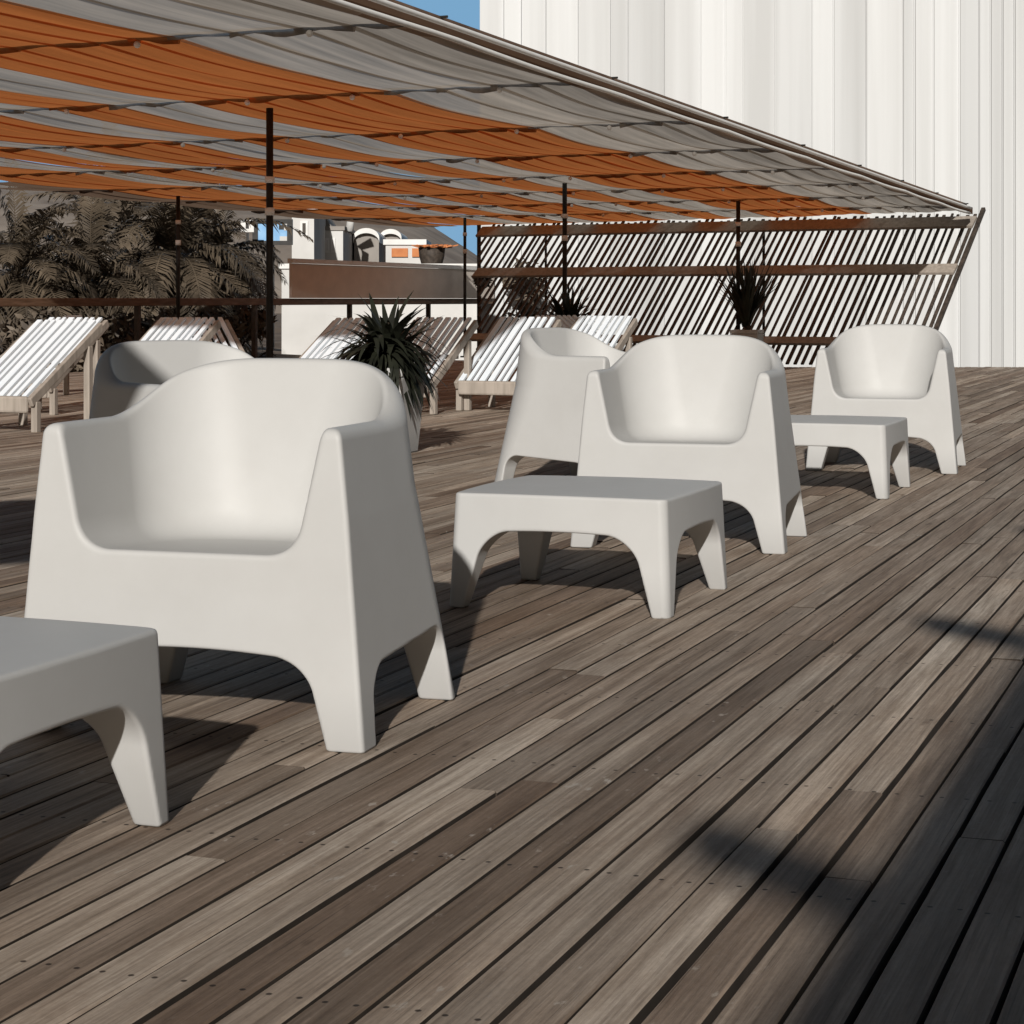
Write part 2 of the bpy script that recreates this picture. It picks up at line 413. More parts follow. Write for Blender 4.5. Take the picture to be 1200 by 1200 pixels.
# ground: one sheet to the horizon with a bank rising beyond the left edge of the deck
nx = 90; xs = np.concatenate([np.linspace(-2500, -60, 14), np.linspace(-55, 55, 60), np.linspace(60, 2500, 14)])
ys = np.concatenate([np.linspace(-400, -20, 8), np.linspace(-15, 90, 60), np.linspace(100, 4000, 20)])
gv = []
for yy in ys:
    for xx in xs:
        lat = xx*N.x + yy*N.y
        z = -2.2 + 1.9*float(sstep(-13.2, -17, np.array(lat)))*(1 if yy < 95 else .4) + (.25*math.sin(xx*.9+yy*.31)*math.sin(yy*.7-xx*.2) if abs(xx) < 60 and yy < 95 and lat < -14 else 0)
        gv.append((xx, yy, z))
gf = []
W = len(xs)
for j in range(len(ys)-1):
    for i in range(W-1): gf.append((j*W+i, j*W+i+1, (j+1)*W+i+1, (j+1)*W+i))
me = bpy.data.meshes.new('ground'); me.from_pydata(gv, [], gf); me.update(); g = link('ground', me, M['soil']); tag(g, kind='structure')
for p in me.polygons: p.use_smooth = True

# ------------------------------------------------------------------ striped shade canopy on poles
HC = CAMH + 1.215
can = empty('shade_canopy', SL(8, -7.5, 0), -AX, 'long orange and grey striped fabric canopy stretched on wires over the loungers', 'canopy')
def ratio(s): return 1.31 - .0145*(s-10.6)                        # the cloth narrows towards its far end
def drop(s): return .385 - .0241*(s-10.6)                         # and slopes down away from the camera
def cl(s, l, z): return (l*ratio(s) + 7.5, s - 8, z + drop(s))
def bay(q):                                                       # bay number, fraction along it, distance past its wire
    k = max(0, min(len(rows)-2, int(np.searchsorted(rows, q, side='right'))-1))
    return k, min(1, max(0, (q-rows[k])/(rows[k+1]-rows[k]))), q-rows[k]                     # canopy local coordinates
rows = [8.1, 11.2, 14.0, 16.6, 19.0, 21.2, 23.2, 25.1, 27.0, 29.0] 
def row_s(k, l): return rows[k] - .10*(l+7.5) if 0 < k else rows[k]
def far_s(l): return 27.3 + (-3.3-l)*.28

edges = [(-3.62, -4.12, 'grey'), (-4.12, -4.80, 'sheer'), (-4.80, -5.25, 'orange'), (-5.25, -5.72, 'orange'), (-5.72, -6.18, 'orange'), (-6.18, -6.74, 'sheer'), (-6.74, -7.2, 'orange'),
         (-7.2, -7.75, 'sheer'), (-7.75, -8.2, 'orange'), (-8.2, -8.75, 'orange'), (-8.75, -9.2, 'sheer'), (-9.2, -9.8, 'orange'), (-9.8, -10.3, 'sheer'), (-10.3, -10.9, 'orange'), (-10.9, -11.5, 'orange'), (-11.5, -12.2, 'brown_cloth')]
edges = [e for (a, b_, c) in edges for e in ((a, (a+b_)/2, c), ((a+b_)/2, b_, c))]
sag_row = [random.uniform(.026, .038) for _ in rows]; skew_row = [random.uniform(.47, .55) for _ in rows]
for si, (l0, l1, cname) in enumerate(edges):
    mbs = MB(); nu = 7; samples = []
    bays = len(rows)
    sag_k = [v + random.uniform(-.0015, .0015) for v in sag_row]; skew = [v for v in skew_row]
    ss = np.arange(max(9.0 if l0 > -5 else 9.4, 1.467*abs(l0)*1.25 - 1.1), far_s((l0+l1)/2), .13)
    lm = (l0+l1)/2; ss = np.sort(np.concatenate([ss] + [r_ - .10*(lm+7.5) + np.array([.0, .006, .02, .034]) for r_ in rows if ss[0] < r_ - .10*(lm+7.5) < ss[-1]-.1]))
    lip = [random.uniform(.018, .05) for _ in rows]; lph = random.random()*6
    ph = random.random()*6
    for s_ in ss:
        row = []
        for u in range(nu):
            l_ = l0 + (l1-l0)*u/(nu-1)
            k, fr, dq = bay(s_ + .10*(l_+7.5))
            f2 = fr**(math.log(.5)/math.log(skew[k])) if fr > 0 else 0
            z = HC - sag_k[k]*max(0, math.sin(math.pi*f2))**.9
            cu = u/(nu-1) - .5
            z -= (.008 - .034*cu*cu)*max(0, math.sin(math.pi*fr))**.5 - .006*math.sin(7*l_ + 2.1*s_ + ph)*math.sin(math.pi*fr)
            z += .003*math.sin(23*l_ + ph)
            k, _, dd = bay(s_ + .10*(lm+7.5))
            if .004 < dd < .028: z -= lip[k]*(.6 + .4*math.sin(19*l_ + lph)) * (1 if dd < .012 else .92)
            row.append(cl(s_, l_ + .045*(1 if u == 0 else 0), z))
        samples.append(row)
    for a, b_ in zip(samples, samples[1:]):
        for u in range(nu-1):
            n = len(mbs.v); mbs.v += [a[u], a[u+1], b_[u+1], b_[u]]; mbs.f.append((n, n+1, n+2, n+3))
    o = mbs.build('fabric_strip', M[cname], can, smooth=True)
    bm = bmesh.new(); bm.from_mesh(o.data); bmesh.ops.remove_doubles(bm, verts=bm.verts, dist=1e-5); bm.to_mesh(o.data); bm.free()
    for p in o.data.polygons: p.use_smooth = True
    o['label'] = {'orange': 'orange fabric strip of the canopy', 'grey': 'grey fabric strip of the canopy', 'sheer': 'sheer grey fabric strip of the canopy', 'brown_cloth': 'brown outer strip of the canopy'}[cname]
for k in range(len(rows)-1):
    w = MB(); pts = [cl(rows[k] - .10*(l_+7.5), l_, HC + .012) for l_ in np.linspace(-12.2, -3.35, 12)]
    w.tube(pts, .008, 6); wire = w.build('wire', M['dark_metal'], can)
    for j in range(6):
        l_ = -3.8 - j*.95 - random.random()*.5
        c = MB(); p = Vector(cl(rows[k] - .10*(l_+7.5) - .01, l_, HC - .035)); c.ball(p, .022); c.build('clip', M['rope'], wire)
# right-hand edge: timber pole, two pale rolled hems and brown lining between them
def edge_line(l_, z, rad, name, m, n=10, sag=.0):
    w = MB(); pts = []
    for s_ in np.arange(8.8, 27.0, .35):
        fr = bay(s_+.10*(l_+7.5))[1]
        pts.append(cl(s_, l_, z - sag*math.sin(math.pi*fr)))
    w.tube(pts, rad, n); return w.build(name, m, can, smooth=True)
edge_line(-3.40, HC+.0, .024, 'edge_pole', M['brown_wood2'])
edge_line(-3.335, HC-.042, .016, 'rolled_hem', M['rope'])
edge_line(-3.345, HC-.105, .016, 'rolled_hem', M['rope'], sag=.012)
w = MB()
for s_ in np.arange(8.8, 26.8, .35): w.quad(cl(s_, -3.37, HC-.01), cl(s_+.35, -3.37, HC-.01), cl(s_+.35, -3.37, HC-.10), cl(s_, -3.37, HC-.10)); w.quad(cl(s_, -3.372, HC-.02), cl(s_+.35, -3.372, HC-.02), cl(s_+.35, -3.64, HC-.02), cl(s_, -3.64, HC-.02))
w.build('edge_lining', M['brown_cloth'], can)
def pole(s_, l_, rad, top, label):
    t = empty('canopy_pole', SL(s_, l_), -AX, label, 'pole', 'dark poles holding the canopy')
    m_ = MB(); m_.tube([(0,0,0), (0,0,top)], rad, 10); m_.build('shaft', M['dark_metal'], t, smooth=True)
    m_ = MB(); m_.tube([(0,0,0), (0,0,.02)], rad*3, 12); m_.build('foot_plate', M['dark_metal'], t)
    m_ = MB(); m_.tube([(0,0,1.47), (0,0,1.53)], rad*1.35, 10); m_.build('collar', M['rope'], t, smooth=True); m_ = MB(); m_.tube([(0,0,1.72), (0,0,1.77)], rad*1.35, 10); m_.build('collar', M['rope'], t, smooth=True)
    return t
pole(14.2, -7.25, .028, 2.30, 'thickest dark pole, rising behind the backrest of the largest armchair')
pole(21.5, -7.33, .026, 2.11, 'dark pole rising behind the side-on armchair at the centre of the slatted screen')
pole(24.55, -6.12, .026, 2.03, 'dark pole with a dark plant at its foot, above the middle armchair')
pole(27.0, -10.7, .022, 1.98, 'thin dark pole in front of the right end of the brown windbreak')
pole(21.6, -12.25, .024, 2.06, 'thin dark pole standing before the palm fronds at left')

# ------------------------------------------------------------------ slatted screen below the far end of the canopy
TL, TR = Vector((-.5, 31.0, 1.95)), Vector((6.16, 27.0, 1.95))
BL, BR = TL - Vector((1.15, 2.5, 1.93)), TR - Vector((1.28, 2.42, 1.93))
scr = empty('slatted_screen', (BR.x, BR.y, 0), 0, 'wide dark timber screen of slanting slats under the far end of the canopy', 'screen')
off = Vector((BR.x, BR.y, 0))
def sp_(u, t): return (BL.lerp(BR, u)).lerp(TL.lerp(TR, u), t) - off
nrm = (sp_(1,0)-sp_(0,0)).cross(sp_(0,1)-sp_(0,0)).normalized()
if nrm.z < 0: nrm = -nrm
sm = MB(); NS = 74
for i in range(NS):
    u = (i+.5)/NS + random.gauss(0, .0012); u1 = u + random.gauss(0, .0012)
    t0 = 0.0
    while t0 < .9 and sp_(u, t0).x + off.x < -.48: t0 += .01
    if t0 >= .9: continue
    a, b_ = sp_(u, t0), sp_(u1, random.uniform(.985, 1.005)); sm.bar(a, b_, .037 + random.uniform(-.008, .008), .02, up=nrm)
o = sm.build('slat', M['dark_wood'], scr); o.name = 'slat_panel'
for (t, h) in ((.925, .24), (.60, .20), (.13, .14)):
    b_ = MB(); b_.bar(sp_(.004 + (1-t)*.155, t)+nrm*.035, sp_(1.0, t)+nrm*.035, h, .035, up=nrm)
    b_.build('beam', M['brown_wood'], scr)
b_ = MB(); b_.bar(sp_(1.005, -.0)+nrm*.01, sp_(1.005, 1.03)+nrm*.01, .05, .05, up=nrm); b_.build('end_post', M['dark_wood'], scr)
b_ = MB(); b_.bar(sp_(0, 1.0)-Vector((0,0,1.9)), sp_(0, 1.0), .06, .06, up=(0,1,0)); b_.build('end_post', M['dark_wood'], scr)
for u in (.16, .61):
    b_ = MB(); q = sp_(u, .93) - nrm*.05; b_.bar((q.x, q.y, 0), (q.x, q.y, q.z), .035, .035, up=(0,1,0)); b_.build('prop', M['dark_wood'], scr)

# ------------------------------------------------------------------ white clad building
bw = empty('clad_building', (-.55, 35, 0), R(-2), 'tall white building clad in vertical metal sheets at right, behind the canopy', 'building')
cm = MB(); x = 0.0; H0, H1 = -2.4, 10.0
while x < 22:
    w_ = random.choice((.30, .36, .42, .55, .62)) if x < 7.2 else random.choice((.14, .2, .32, .44))
    d = random.uniform(-.016, .016); t = random.uniform(-.02, .02)
    cm.quad((x, d-t, H0), (x+w_-.03, d+t, H0), (x+w_-.03, d+t, H1), (x, d-t, H1))
    nxt = x + w_
    cm.quad((x+w_-.03, d+t, H0), (x+w_-.03, d+t-.03, H0), (x+w_-.03, d+t-.03, H1), (x+w_-.03, d+t, H1))
    cm.quad((x+w_-.03, d+t-.03, H0), (nxt-.012, d+t-.03, H0), (nxt-.012, d+t-.03, H1), (x+w_-.03, d+t-.03, H1))
    cm.quad((nxt-.012, d+t-.03, H0), (nxt-.006, .045, H0), (nxt-.006, .045, H1), (nxt-.012, d+t-.03, H1))
    cm.quad((nxt-.006, .045, H0), (nxt, .045, H0), (nxt, .045, H1), (nxt-.006, .045, H1))
    x = nxt
def clad():
    m, nt, b = mat('white_cladding', .5, .3); L = nt.links.new
    tc = N_(nt, 'ShaderNodeTexCoord'); mp = N_(nt, 'ShaderNodeMapping'); mp.inputs['Scale'].default_value = (2.2, .5, .05)
    no = N_(nt, 'ShaderNodeTexNoise'); no.inputs['Scale'].default_value = 1; no.inputs['Detail'].default_value = 6
    cr = N_(nt, 'ShaderNodeValToRGB'); cr.color_ramp.elements[0].position = .34; cr.color_ramp.elements[1].position = .6
    cr.color_ramp.elements[0].color = (.535, .54, .535, 1); cr.color_ramp.elements[1].color = (.65, .66, .66, 1)
    L(tc.outputs['Object'], mp.inputs[0]); L(mp.outputs[0], no.inputs['Vector']); L(no.outputs['Fac'], cr.inputs[0])
    at = N_(nt, 'ShaderNodeAttribute', attribute_name='panel'); mx = N_(nt, 'ShaderNodeMix', data_type='RGBA'); mx.blend_type = 'MULTIPLY'; mx.inputs[0].default_value = 1
    L(cr.outputs[0], mx.inputs[6]); L(at.outputs['Color'], mx.inputs[7]); L(mx.outputs[2], b.inputs['Base Color'])
    return m
cl_o = cm.build('cladding', clad(), bw)
pa = cl_o.data.attributes.new('panel', 'FLOAT_COLOR', 'CORNER'); pr = random.Random(3); pt = {}
for p in cl_o.data.polygons:
    i = p.index//5
    if i not in pt: pt[i] = pr.uniform(.93, 1.0) if pr.random() < .75 else pr.uniform(.78, .92)
    for li in p.loop_indices: pa.data[li].color = (pt[i], pt[i], pt[i], 1)
cm = MB(); cm.box(.01, 22, .05, 14, H0, H1-.02); cm.build('wall', M['render'], bw)

# ------------------------------------------------------------------ railing, windbreak
rail = empty('deck_railing', SL(15, -12.45), -AX, 'brown timber handrail along the far left edge of the deck', 'railing')
b_ = MB(); b_.bar((0, -6, .79), (0, 18.4, .79), .07, .09); b_.build('handrail', M['brown_wood2'], rail, bevel=.008)
for k in range(9):
    b_ = MB(); b_.bar((0, -5.8+k*2.95, 0), (0, -5.8+k*2.95, .745), .06, .06, up=(0,1,0)); b_.build('post', M['dark_wood'], rail)
wbk = empty('windbreak', SL(25, -12.4), -AX, 'long brown canvas windbreak with pale top fixed above the handrail', 'windbreak')
b_ = MB(); b_.box(-.02, .02, -.1, 7.6, .84, 1.31); b_.build('canvas_panel', M['canvas'], wbk)
b_ = MB(); b_.bar((0, -.1, 1.345), (0, 7.6, 1.345), .09, .06); b_.build('top_rail', M['white_metal'], wbk)

# ------------------------------------------------------------------ slatted loungers
def make_lounger():
    t = empty('sun_lounger')
    a0, a1 = Vector((0, 0, .22)), Vector((0, .72, .68)); up = Vector((0, -.46, .72)).normalized()
    s_ = MB()
    offs = [-.215, -.155, -.105, -.045, .025, .085, .135, .2]; wd = [.038, .03, .026, .048, .042, .026, .03, .032]
    for o_, w_ in zip(offs, wd): s_.bar(a0 + Vector((o_, -.02, 0)), a1 + Vector((o_, .02, 0)), w_, .018, up=up)
    s_.build('slat_panel', M['white_slat'], t)
    for sx in (-1, 1):
        r_ = MB(); r_.bar(a0 + Vector((sx*.25, -.03, -.035)), a1 + Vector((sx*.25, .03, -.035)), .03, .06, up=up); r_.build('side_rail', M['brown_wood'], t, bevel=.006)
        for yy, zz in ((.03, .19), (.60, .52)):
            g_ = MB(); g_.bar((sx*.25, yy, 0), (sx*.25, yy, zz), .045, .045, up=(0,1,0)); g_.build('leg', M['brown_wood'], t, bevel=.005)
    f_ = MB(); f_.box(-.235, .235, -.045, -.015, .12, .225); f_.build('front_board', M['brown_wood'], t, bevel=.03)
    c_ = MB(); c_.bar((-.25, .42, .40), (.25, .42, .40), .05, .03); c_.build('cross_bar', M['brown_wood'], t)
    return t
LG = make_lounger()
lounge = [
    ((-3.18, 12.7), R(-22), 'white slatted lounger with brown front board at the left edge of the photo'),
    ((-.17, 15.0), R(-24), 'white slatted lounger between the potted plant and the side-on armchair'),
    ((-2.66, 14.4), R(-22), 'white slatted lounger showing its top just above the shaded armchair'),
    ((-2.06, 14.7), R(26), 'white slatted lounger tilted the other way, below the palm trunks'),
    ((-1.42, 14.2), R(-28), 'white slatted lounger just right of the thickest pole'),
    ((-4.45, 17.4), R(-95), 'white lounger turned sideways behind the leftmost one'),
    ((-.80, 14.7), R(-24), 'white slatted lounger behind the dark spiky plant in the tall planter'),
    ((-3.5, 14.6), R(-20), 'white slatted lounger just behind the leftmost one, cut by its backrest'),
    ((.45, 16.0), R(-26), 'white slatted lounger whose top shows directly behind the side-on armchair'),
    ((.85, 16.8), R(40), 'slatted lounger turned away, peeking out between the side-on and middle armchairs'),
]
for i, (p, rz, lb) in enumerate(lounge):
    o = LG if i == 0 else copy_tree(LG); o.location = (p[0], p[1], 0); o.rotation_euler = (0, 0, rz); tag(o, lb, 'sun lounger', 'white slatted loungers under the canopy')

# ------------------------------------------------------------------ plants
def strap_leaf(m_, base, az, length, el0, droop, w, seg=7):
    p = Vector(base); d = Vector((math.cos(az)*math.cos(el0), math.sin(az)*math.cos(el0), math.sin(el0))); prev = None
    side = Vector((-math.sin(az), math.cos(az), 0))
    for i in range(seg+1):
        t = i/seg; ww = w*(1-t)**.7*(.55+.9*min(1, t*3)) * .5
        a, b_ = p - side*ww, p + side*ww
        if prev: m_.quad(prev[0], prev[1], b_, a)
        prev = (a, b_)
        d = (d + Vector((0, 0, -droop/seg))).normalized(); p = p + d*(length/seg)
def potted(loc, rz, pot_h, pot_w, n, length, label, cat='potted plant', elmin=.1, droop=(.5, 2.2), pz=None, stem=0.0, elmax=1.45):
    t = empty('potted_plant', (loc[0], loc[1], 0), rz, label, cat, 'dark spiky plants in white planters')
    m_ = MB(); w0, w1 = pot_w*.40, pot_w*.5; wi = w1-.025
    m_.hexa([(-w0,-w0,0),(w0,-w0,0),(w0,w0,0),(-w0,w0,0),(-w1,-w1,pot_h-.05),(w1,-w1,pot_h-.05),(w1,w1,pot_h-.05),(-w1,w1,pot_h-.05)])
    for (a, b_, c, d) in ((-w1,w1,-w1,-wi),(-w1,w1,wi,w1),(-w1,-wi,-wi,wi),(wi,w1,-wi,wi)): m_.box(a, b_, c, d, pot_h-.048, pot_h)
    m_.build('planter', M['plastic'], t, bevel=.008)
    m_ = MB(); m_.box(-wi+.002, wi-.002, -wi+.002, wi-.002, pot_h-.047, pot_h-.02); m_.build('soil', M['soil'], t)
    z0 = pot_h - .03
    m_ = MB(); m_.tube([(0,0,z0), (.01,0,z0+stem*.5+.03), (0,.01,z0+stem+.06)], [.035,.03,.022], 8); m_.build('stem', M['bark'], t)
    m_ = MB()
    for i in range(n):
        az = random.random()*2*math.pi; el = random.uniform(elmin, elmax)
        strap_leaf(m_, (random.gauss(0,.025), random.gauss(0,.025), z0 + .02 + stem*random.uniform(.35, 1)), az, length*random.uniform(.6, 1.05), el, random.uniform(*droop), random.uniform(.03, .055))
    m_.build('leaves', M['leaf'], t)
    return t
potted((-.68, 10.95), R(-20), .46, .34, 460, .42, 'dark spiky plant spilling from a tall white planter behind the largest armchair', elmin=-.1, droop=(.8, 2.8), stem=.09, elmax=1.25)
potted((.57, 20.6), R(-20), .46, .34, 150, .5, 'dark broad plant at the foot of the central pole, above the side-on armchair', elmin=.3, droop=(.2, 1.8), stem=.1)
potted((2.80, 24.4), R(-20), .46, .34, 120, .85, 'tall narrow dark plant at the foot of the pole above the middle armchair', elmin=1.0, droop=(.0, .8), stem=.1)

def palm(loc, hgt, nf, flen, label, m_leaf, droop=1.6, lean=(0, 0), rad=.16, dens=46):
    t = empty('palm_tree', loc, random.random()*6, label, 'palm tree', 'palms beyond the handrail')
    m_ = MB(); pts = [(lean[0]*k/8 + .03*math.sin(k*1.7), lean[1]*k/8, hgt*k/8) for k in range(9)]
    m_.tube(pts, [rad*(1.25 - .5*k/8) * (1 + .07*(k % 2)) for k in range(9)], 12); m_.build('trunk', M['bark'], t, smooth=True)
    top = Vector((lean[0], lean[1], hgt)); cr_ = MB()
    for i in range(nf):
        az = i*2.39996 + random.gauss(0, .2); el = math.pi/2 * (1 - (i/nf)**.75) * 1.0 - .35*(i/nf) + random.gauss(0, .08)
        L_ = flen*random.uniform(.75, 1.1); d = Vector((math.cos(az)*math.cos(el), math.sin(az)*math.cos(el), math.sin(el))); p = top.copy()
        seg = dens; dr = droop*random.uniform(.7, 1.2)
        side = Vector((-math.sin(az), math.cos(az), 0)); prev = None
        for k in range(seg+1):
            tt = k/seg
            upv = side.cross(d).normalized()
            if upv.z < 0: upv = -upv
            rw = .018*(1-tt*.8)
            cur = (p - side*rw, p + side*rw)
            if prev: cr_.quad(prev[0], prev[1], cur[1], cur[0])
            prev = cur
            if tt > .12:
                ll = flen*.21*math.sin(math.pi*min(1, .12+tt*.86))**.6 + .04
                for sg in (-1, 1):
                    dd = (side*sg*1.0 + d*random.uniform(.5, .95) + upv*random.uniform(.1, .35)).normalized()
                    mid = p + dd*ll*.55 - Vector((0,0,ll*.06)); tip = p + dd*ll*random.uniform(.85, 1.1) - Vector((0,0,ll*random.uniform(.22, .55)))
                    wv = d*random.uniform(.011, .02)*(flen/1.4)
                    cr_.quad(p - wv*.4, p + wv*.4, mid + wv, mid - wv); cr_.tri(mid - wv, mid + wv, tip)
            d = (d + Vector((0, 0, -dr/seg))).normalized(); p = p + d*(L_/seg)
    cr_.build('crown', m_leaf, t)
    return t
# x, y from px at a depth
def PX(px, Y): return ((px-600)/2400*Y)
palm((PX(205, 31), 31, -.4), 1.75, 46, 2.1, 'dense dark palm with a stout trunk right behind the thin pole at left', M['frond'], 2.2, rad=.22)
palm((PX(252, 33), 33, -.4), 1.75, 44, 1.38, 'dark palm nearest the thickest pole, with one long arching frond', M['frond'], 2.4)
palm((PX(105, 30), 30, -.4), 1.35, 44, 1.8, 'low bushy palm at left above the handrail', M['frond'], 2.4)
palm((PX(20, 29), 29, -.4), 1.55, 40, 1.7, 'dark palm cut off by the left edge of the photo', M['frond'], 2.2)
palm((PX(140, 37), 37, -.4), 2.3, 36, 2.5, 'pale dry palm standing behind the dark ones', M['frond2'], 2.0)
0 and palm((PX(35, 39), 39, -.4), 2.9, 40, 2.3, 'second pale dry palm, behind the one at the left edge', M['frond2'], 2.0)
def shrub(loc, r, h, n, label, m_leaf, ls=.09, group='shrubs beyond the deck'):
    t = empty('shrub', loc, 0, label, 'shrub', group)
    m_ = MB()
    for k in range(6):
        a = random.random()*6.3; m_.tube([(0,0,0), (math.cos(a)*r*.3, math.sin(a)*r*.3, h*.5), (math.cos(a)*r*.6, math.sin(a)*r*.6, h*.9)], [.03,.018,.006], 6)
    m_.build('branches', M['bark'], t)
    m_ = MB(); cl_ = [(random.gauss(0, r*.45), random.gauss(0, r*.45), h*random.uniform(.25, .9), random.uniform(.16, .34)*r) for _ in range(16)]
    for i in range(n):
        c = random.choice(cl_); v = Vector((random.gauss(0,1), random.gauss(0,1), random.gauss(0,1))).normalized()*c[3]*random.uniform(.5, 1.1)
        p = Vector(c[:3]) + v; a = Vector((random.gauss(0,1), random.gauss(0,1), random.gauss(0,1))).normalized(); b2 = a.cross(v).normalized()
        L_ = ls*random.uniform(.6, 1.3); m_.quad(p - a*L_, p - b2*L_*.35, p + a*L_, p + b2*L_*.35)
    m_.build('foliage', m_leaf, t)
shrub((PX(60, 27), 27, -.35), 1.1, .95, 2600, 'brown low shrub below the handrail at far left', M['frond2'])
shrub((PX(255, 29.5), 29.5, -.5), 1.0, 1.1, 3000, 'dark low shrub filling the gap below the palms', M['frond'])
shrub((PX(170, 28), 28, -.4), .9, 1.0, 2600, 'dark shrub at the foot of the stout palm trunk', M['frond'])
shrub((PX(615, 33.4), 33.4, -1.2), .8, 2.7, 2200, 'grey brown shrub seen through the left end of the slatted screen', M['frond2'], .08)

# ------------------------------------------------------------------ neighbouring terrace, houses, hill
tw = empty('terrace_wall', (PX(330, 40), 40, 0), 0, 'long low white terrace wall beyond the brown windbreak', 'wall')
b_ = MB(); b_.box(0, 3.9, 0, .3, -2.3, 1.42); b_.build('wall', M['render'], tw)
b_ = MB(); b_.box(-.05, 3.95, -.05, .35, 1.423, 1.52); b_.build('coping', M['white_metal'], tw)
def hz(y, Y): return CAMH + (351-y)*Y/2400
def house(name, px0, px1, ytop, Y, dep, label, wins, roof=None, cat='house', zb=-2.0):
    x0, x1, zt = PX(px0, Y), PX(px1, Y), hz(ytop, Y); t = empty(name, (x0, Y, 0), 0, label, cat, 'white buildings on the slope')
    w_ = x1-x0; m_ = MB(); m_.box(0, w_, 0, dep, zb, zt); m_.build('wall', M['render'], t)
    m_ = MB(); m_.box(-.06, w_+.06, -.06, dep+.06, zt+.003, zt+.14); m_.build('roof', roof or M['white_metal'], t)
    for (a, b2, ya, yb2) in wins:
        m_ = MB(); m_.box(PX(a, Y)-x0, PX(b2, Y)-x0, -.05, .04, hz(yb2, Y), hz(ya, Y)); f_ = m_.build('window', M['white_metal'], t)
        m_ = MB(); e_ = .07; m_.box(PX(a, Y)-x0+e_, PX(b2, Y)-x0-e_, -.06, -.052, hz(yb2, Y)+e_, hz(ya, Y)-e_); m_.build('pane', M['glass'], f_)
    return t, x0, w_, zt
t, x0, w_, zt = house('tower_house', 342, 368, 250, 66, 5, 'tall narrow white house just right of the framed sign', [(352, 361, 259, 276)])
t, x0, w_, zt = house('flat_house', 369, 402, 270, 70, 6, 'low white flat roofed house with tall dark windows', [(361.5, 367, 283, 294), (381, 386, 279, 296), (388, 393, 279, 296)][1:], M['roof_grey'])
m_ = MB(); m_.tube([(1.1, 1, zt), (1.15, 1, zt+.5), (.95, 1, zt+.75), (1.4, 1, zt+.95)], [.14,.13,.12,.16], 10); m_.build('chimney', M['render'], t, smooth=True)
m_ = MB(); m_.hexa([(-.1,.2,zt+.15),(.55,.2,zt+.15),(.55,3,zt+.15),(-.1,3,zt+.15),(-.1,.2,zt+1.0),(-.06,.2,zt+1.0),(-.06,3,zt+1.0),(-.1,3,zt+1.0)]); m_.build('lean_to', M['roof_grey'], t)
def vault(px0, px1, ytop, ybot, Y, label):
    x0, x1 = PX(px0, Y), PX(px1, Y); r_ = (x1-x0)/2; zt, zb = hz(ytop, Y), -2.0; t = empty('vaulted_house', ((x0+x1)/2, Y, 0), 0, label, 'house', 'white buildings on the slope')
    m_ = MB(); hh = zt - r_*.75; m_.box(-r_, r_, 0, 5, zb, hh); m_.build('wall', M['roof_grey'], t)
    m_ = MB(); n = 14; arc = [(-r_*1.06*math.cos(math.pi*k/n), hh+.004 + r_*.78*math.sin(math.pi*k/n)) for k in range(n+1)]
    for (a, b2) in zip(arc, arc[1:]):
        m_.hexa([(a[0], -.2, a[1]-.18), (b2[0], -.2, b2[1]-.18), (b2[0], 5.2, b2[1]-.18), (a[0], 5.2, a[1]-.18), (a[0], -.2, a[1]), (b2[0], -.2, b2[1]), (b2[0], 5.2, b2[1]), (a[0], 5.2, a[1])])
    m_.build('roof', M['white_metal'], t)
    m_ = MB(); m_.v = [(p_[0]*.93, .06, p_[1]-.1) for p_ in arc]; m_.f = [tuple(range(len(arc)))[::-1]]; m_.build('gable', M['roof_grey'], t)
vault(415, 444, 268, 300, 74, 'wide grey house with a white vaulted roof')
vault(446, 470, 269, 300, 78, 'narrower vaulted grey house behind the white kiosk')
t, x0, w_, zt = house('kiosk', 452, 497, 287, 52, 3, 'white kiosk with two orange openings', [], cat='kiosk')
for (a, b2) in ((459, 478), (483, 496)):
    m_ = MB(); m_.box(PX(a, 52)-x0, PX(b2, 52)-x0, -.06, .05, hz(301, 52), hz(291, 52)); m_.build('opening', M['orange_paint'], t)
# round wicker hut / tub with orange rim
tub = empty('round_tub', (PX(506, 44), 44, 0), 0, 'dark brown round tub with a ragged orange rim on the white ledge', 'tub')
zb, zt = hz(312, 44), hz(290, 44); rr_ = (522-491)/2/2400*44
prof = [(rr_*.72, -2.0), (rr_*.75, zb), (rr_*.95, zb+(zt-zb)*.5), (rr_*1.02, zt)]
m_ = MB(); m_.tube([(0,0,z) for _, z in prof], [r for r, _ in prof], 20); m_.build('body', M['dark_wood'], tub, smooth=True)
m_ = MB()
for k in range(60):
    a = random.random()*6.283; q = Vector((rr_*.95*math.cos(a), rr_*.95*math.sin(a), zt)); m_.bar(q, q + Vector((random.gauss(0,.13)+.1, random.gauss(0,.1), random.uniform(.0, .06))), .06, .02)
m_.build('rim', M['orange_paint'], tub)
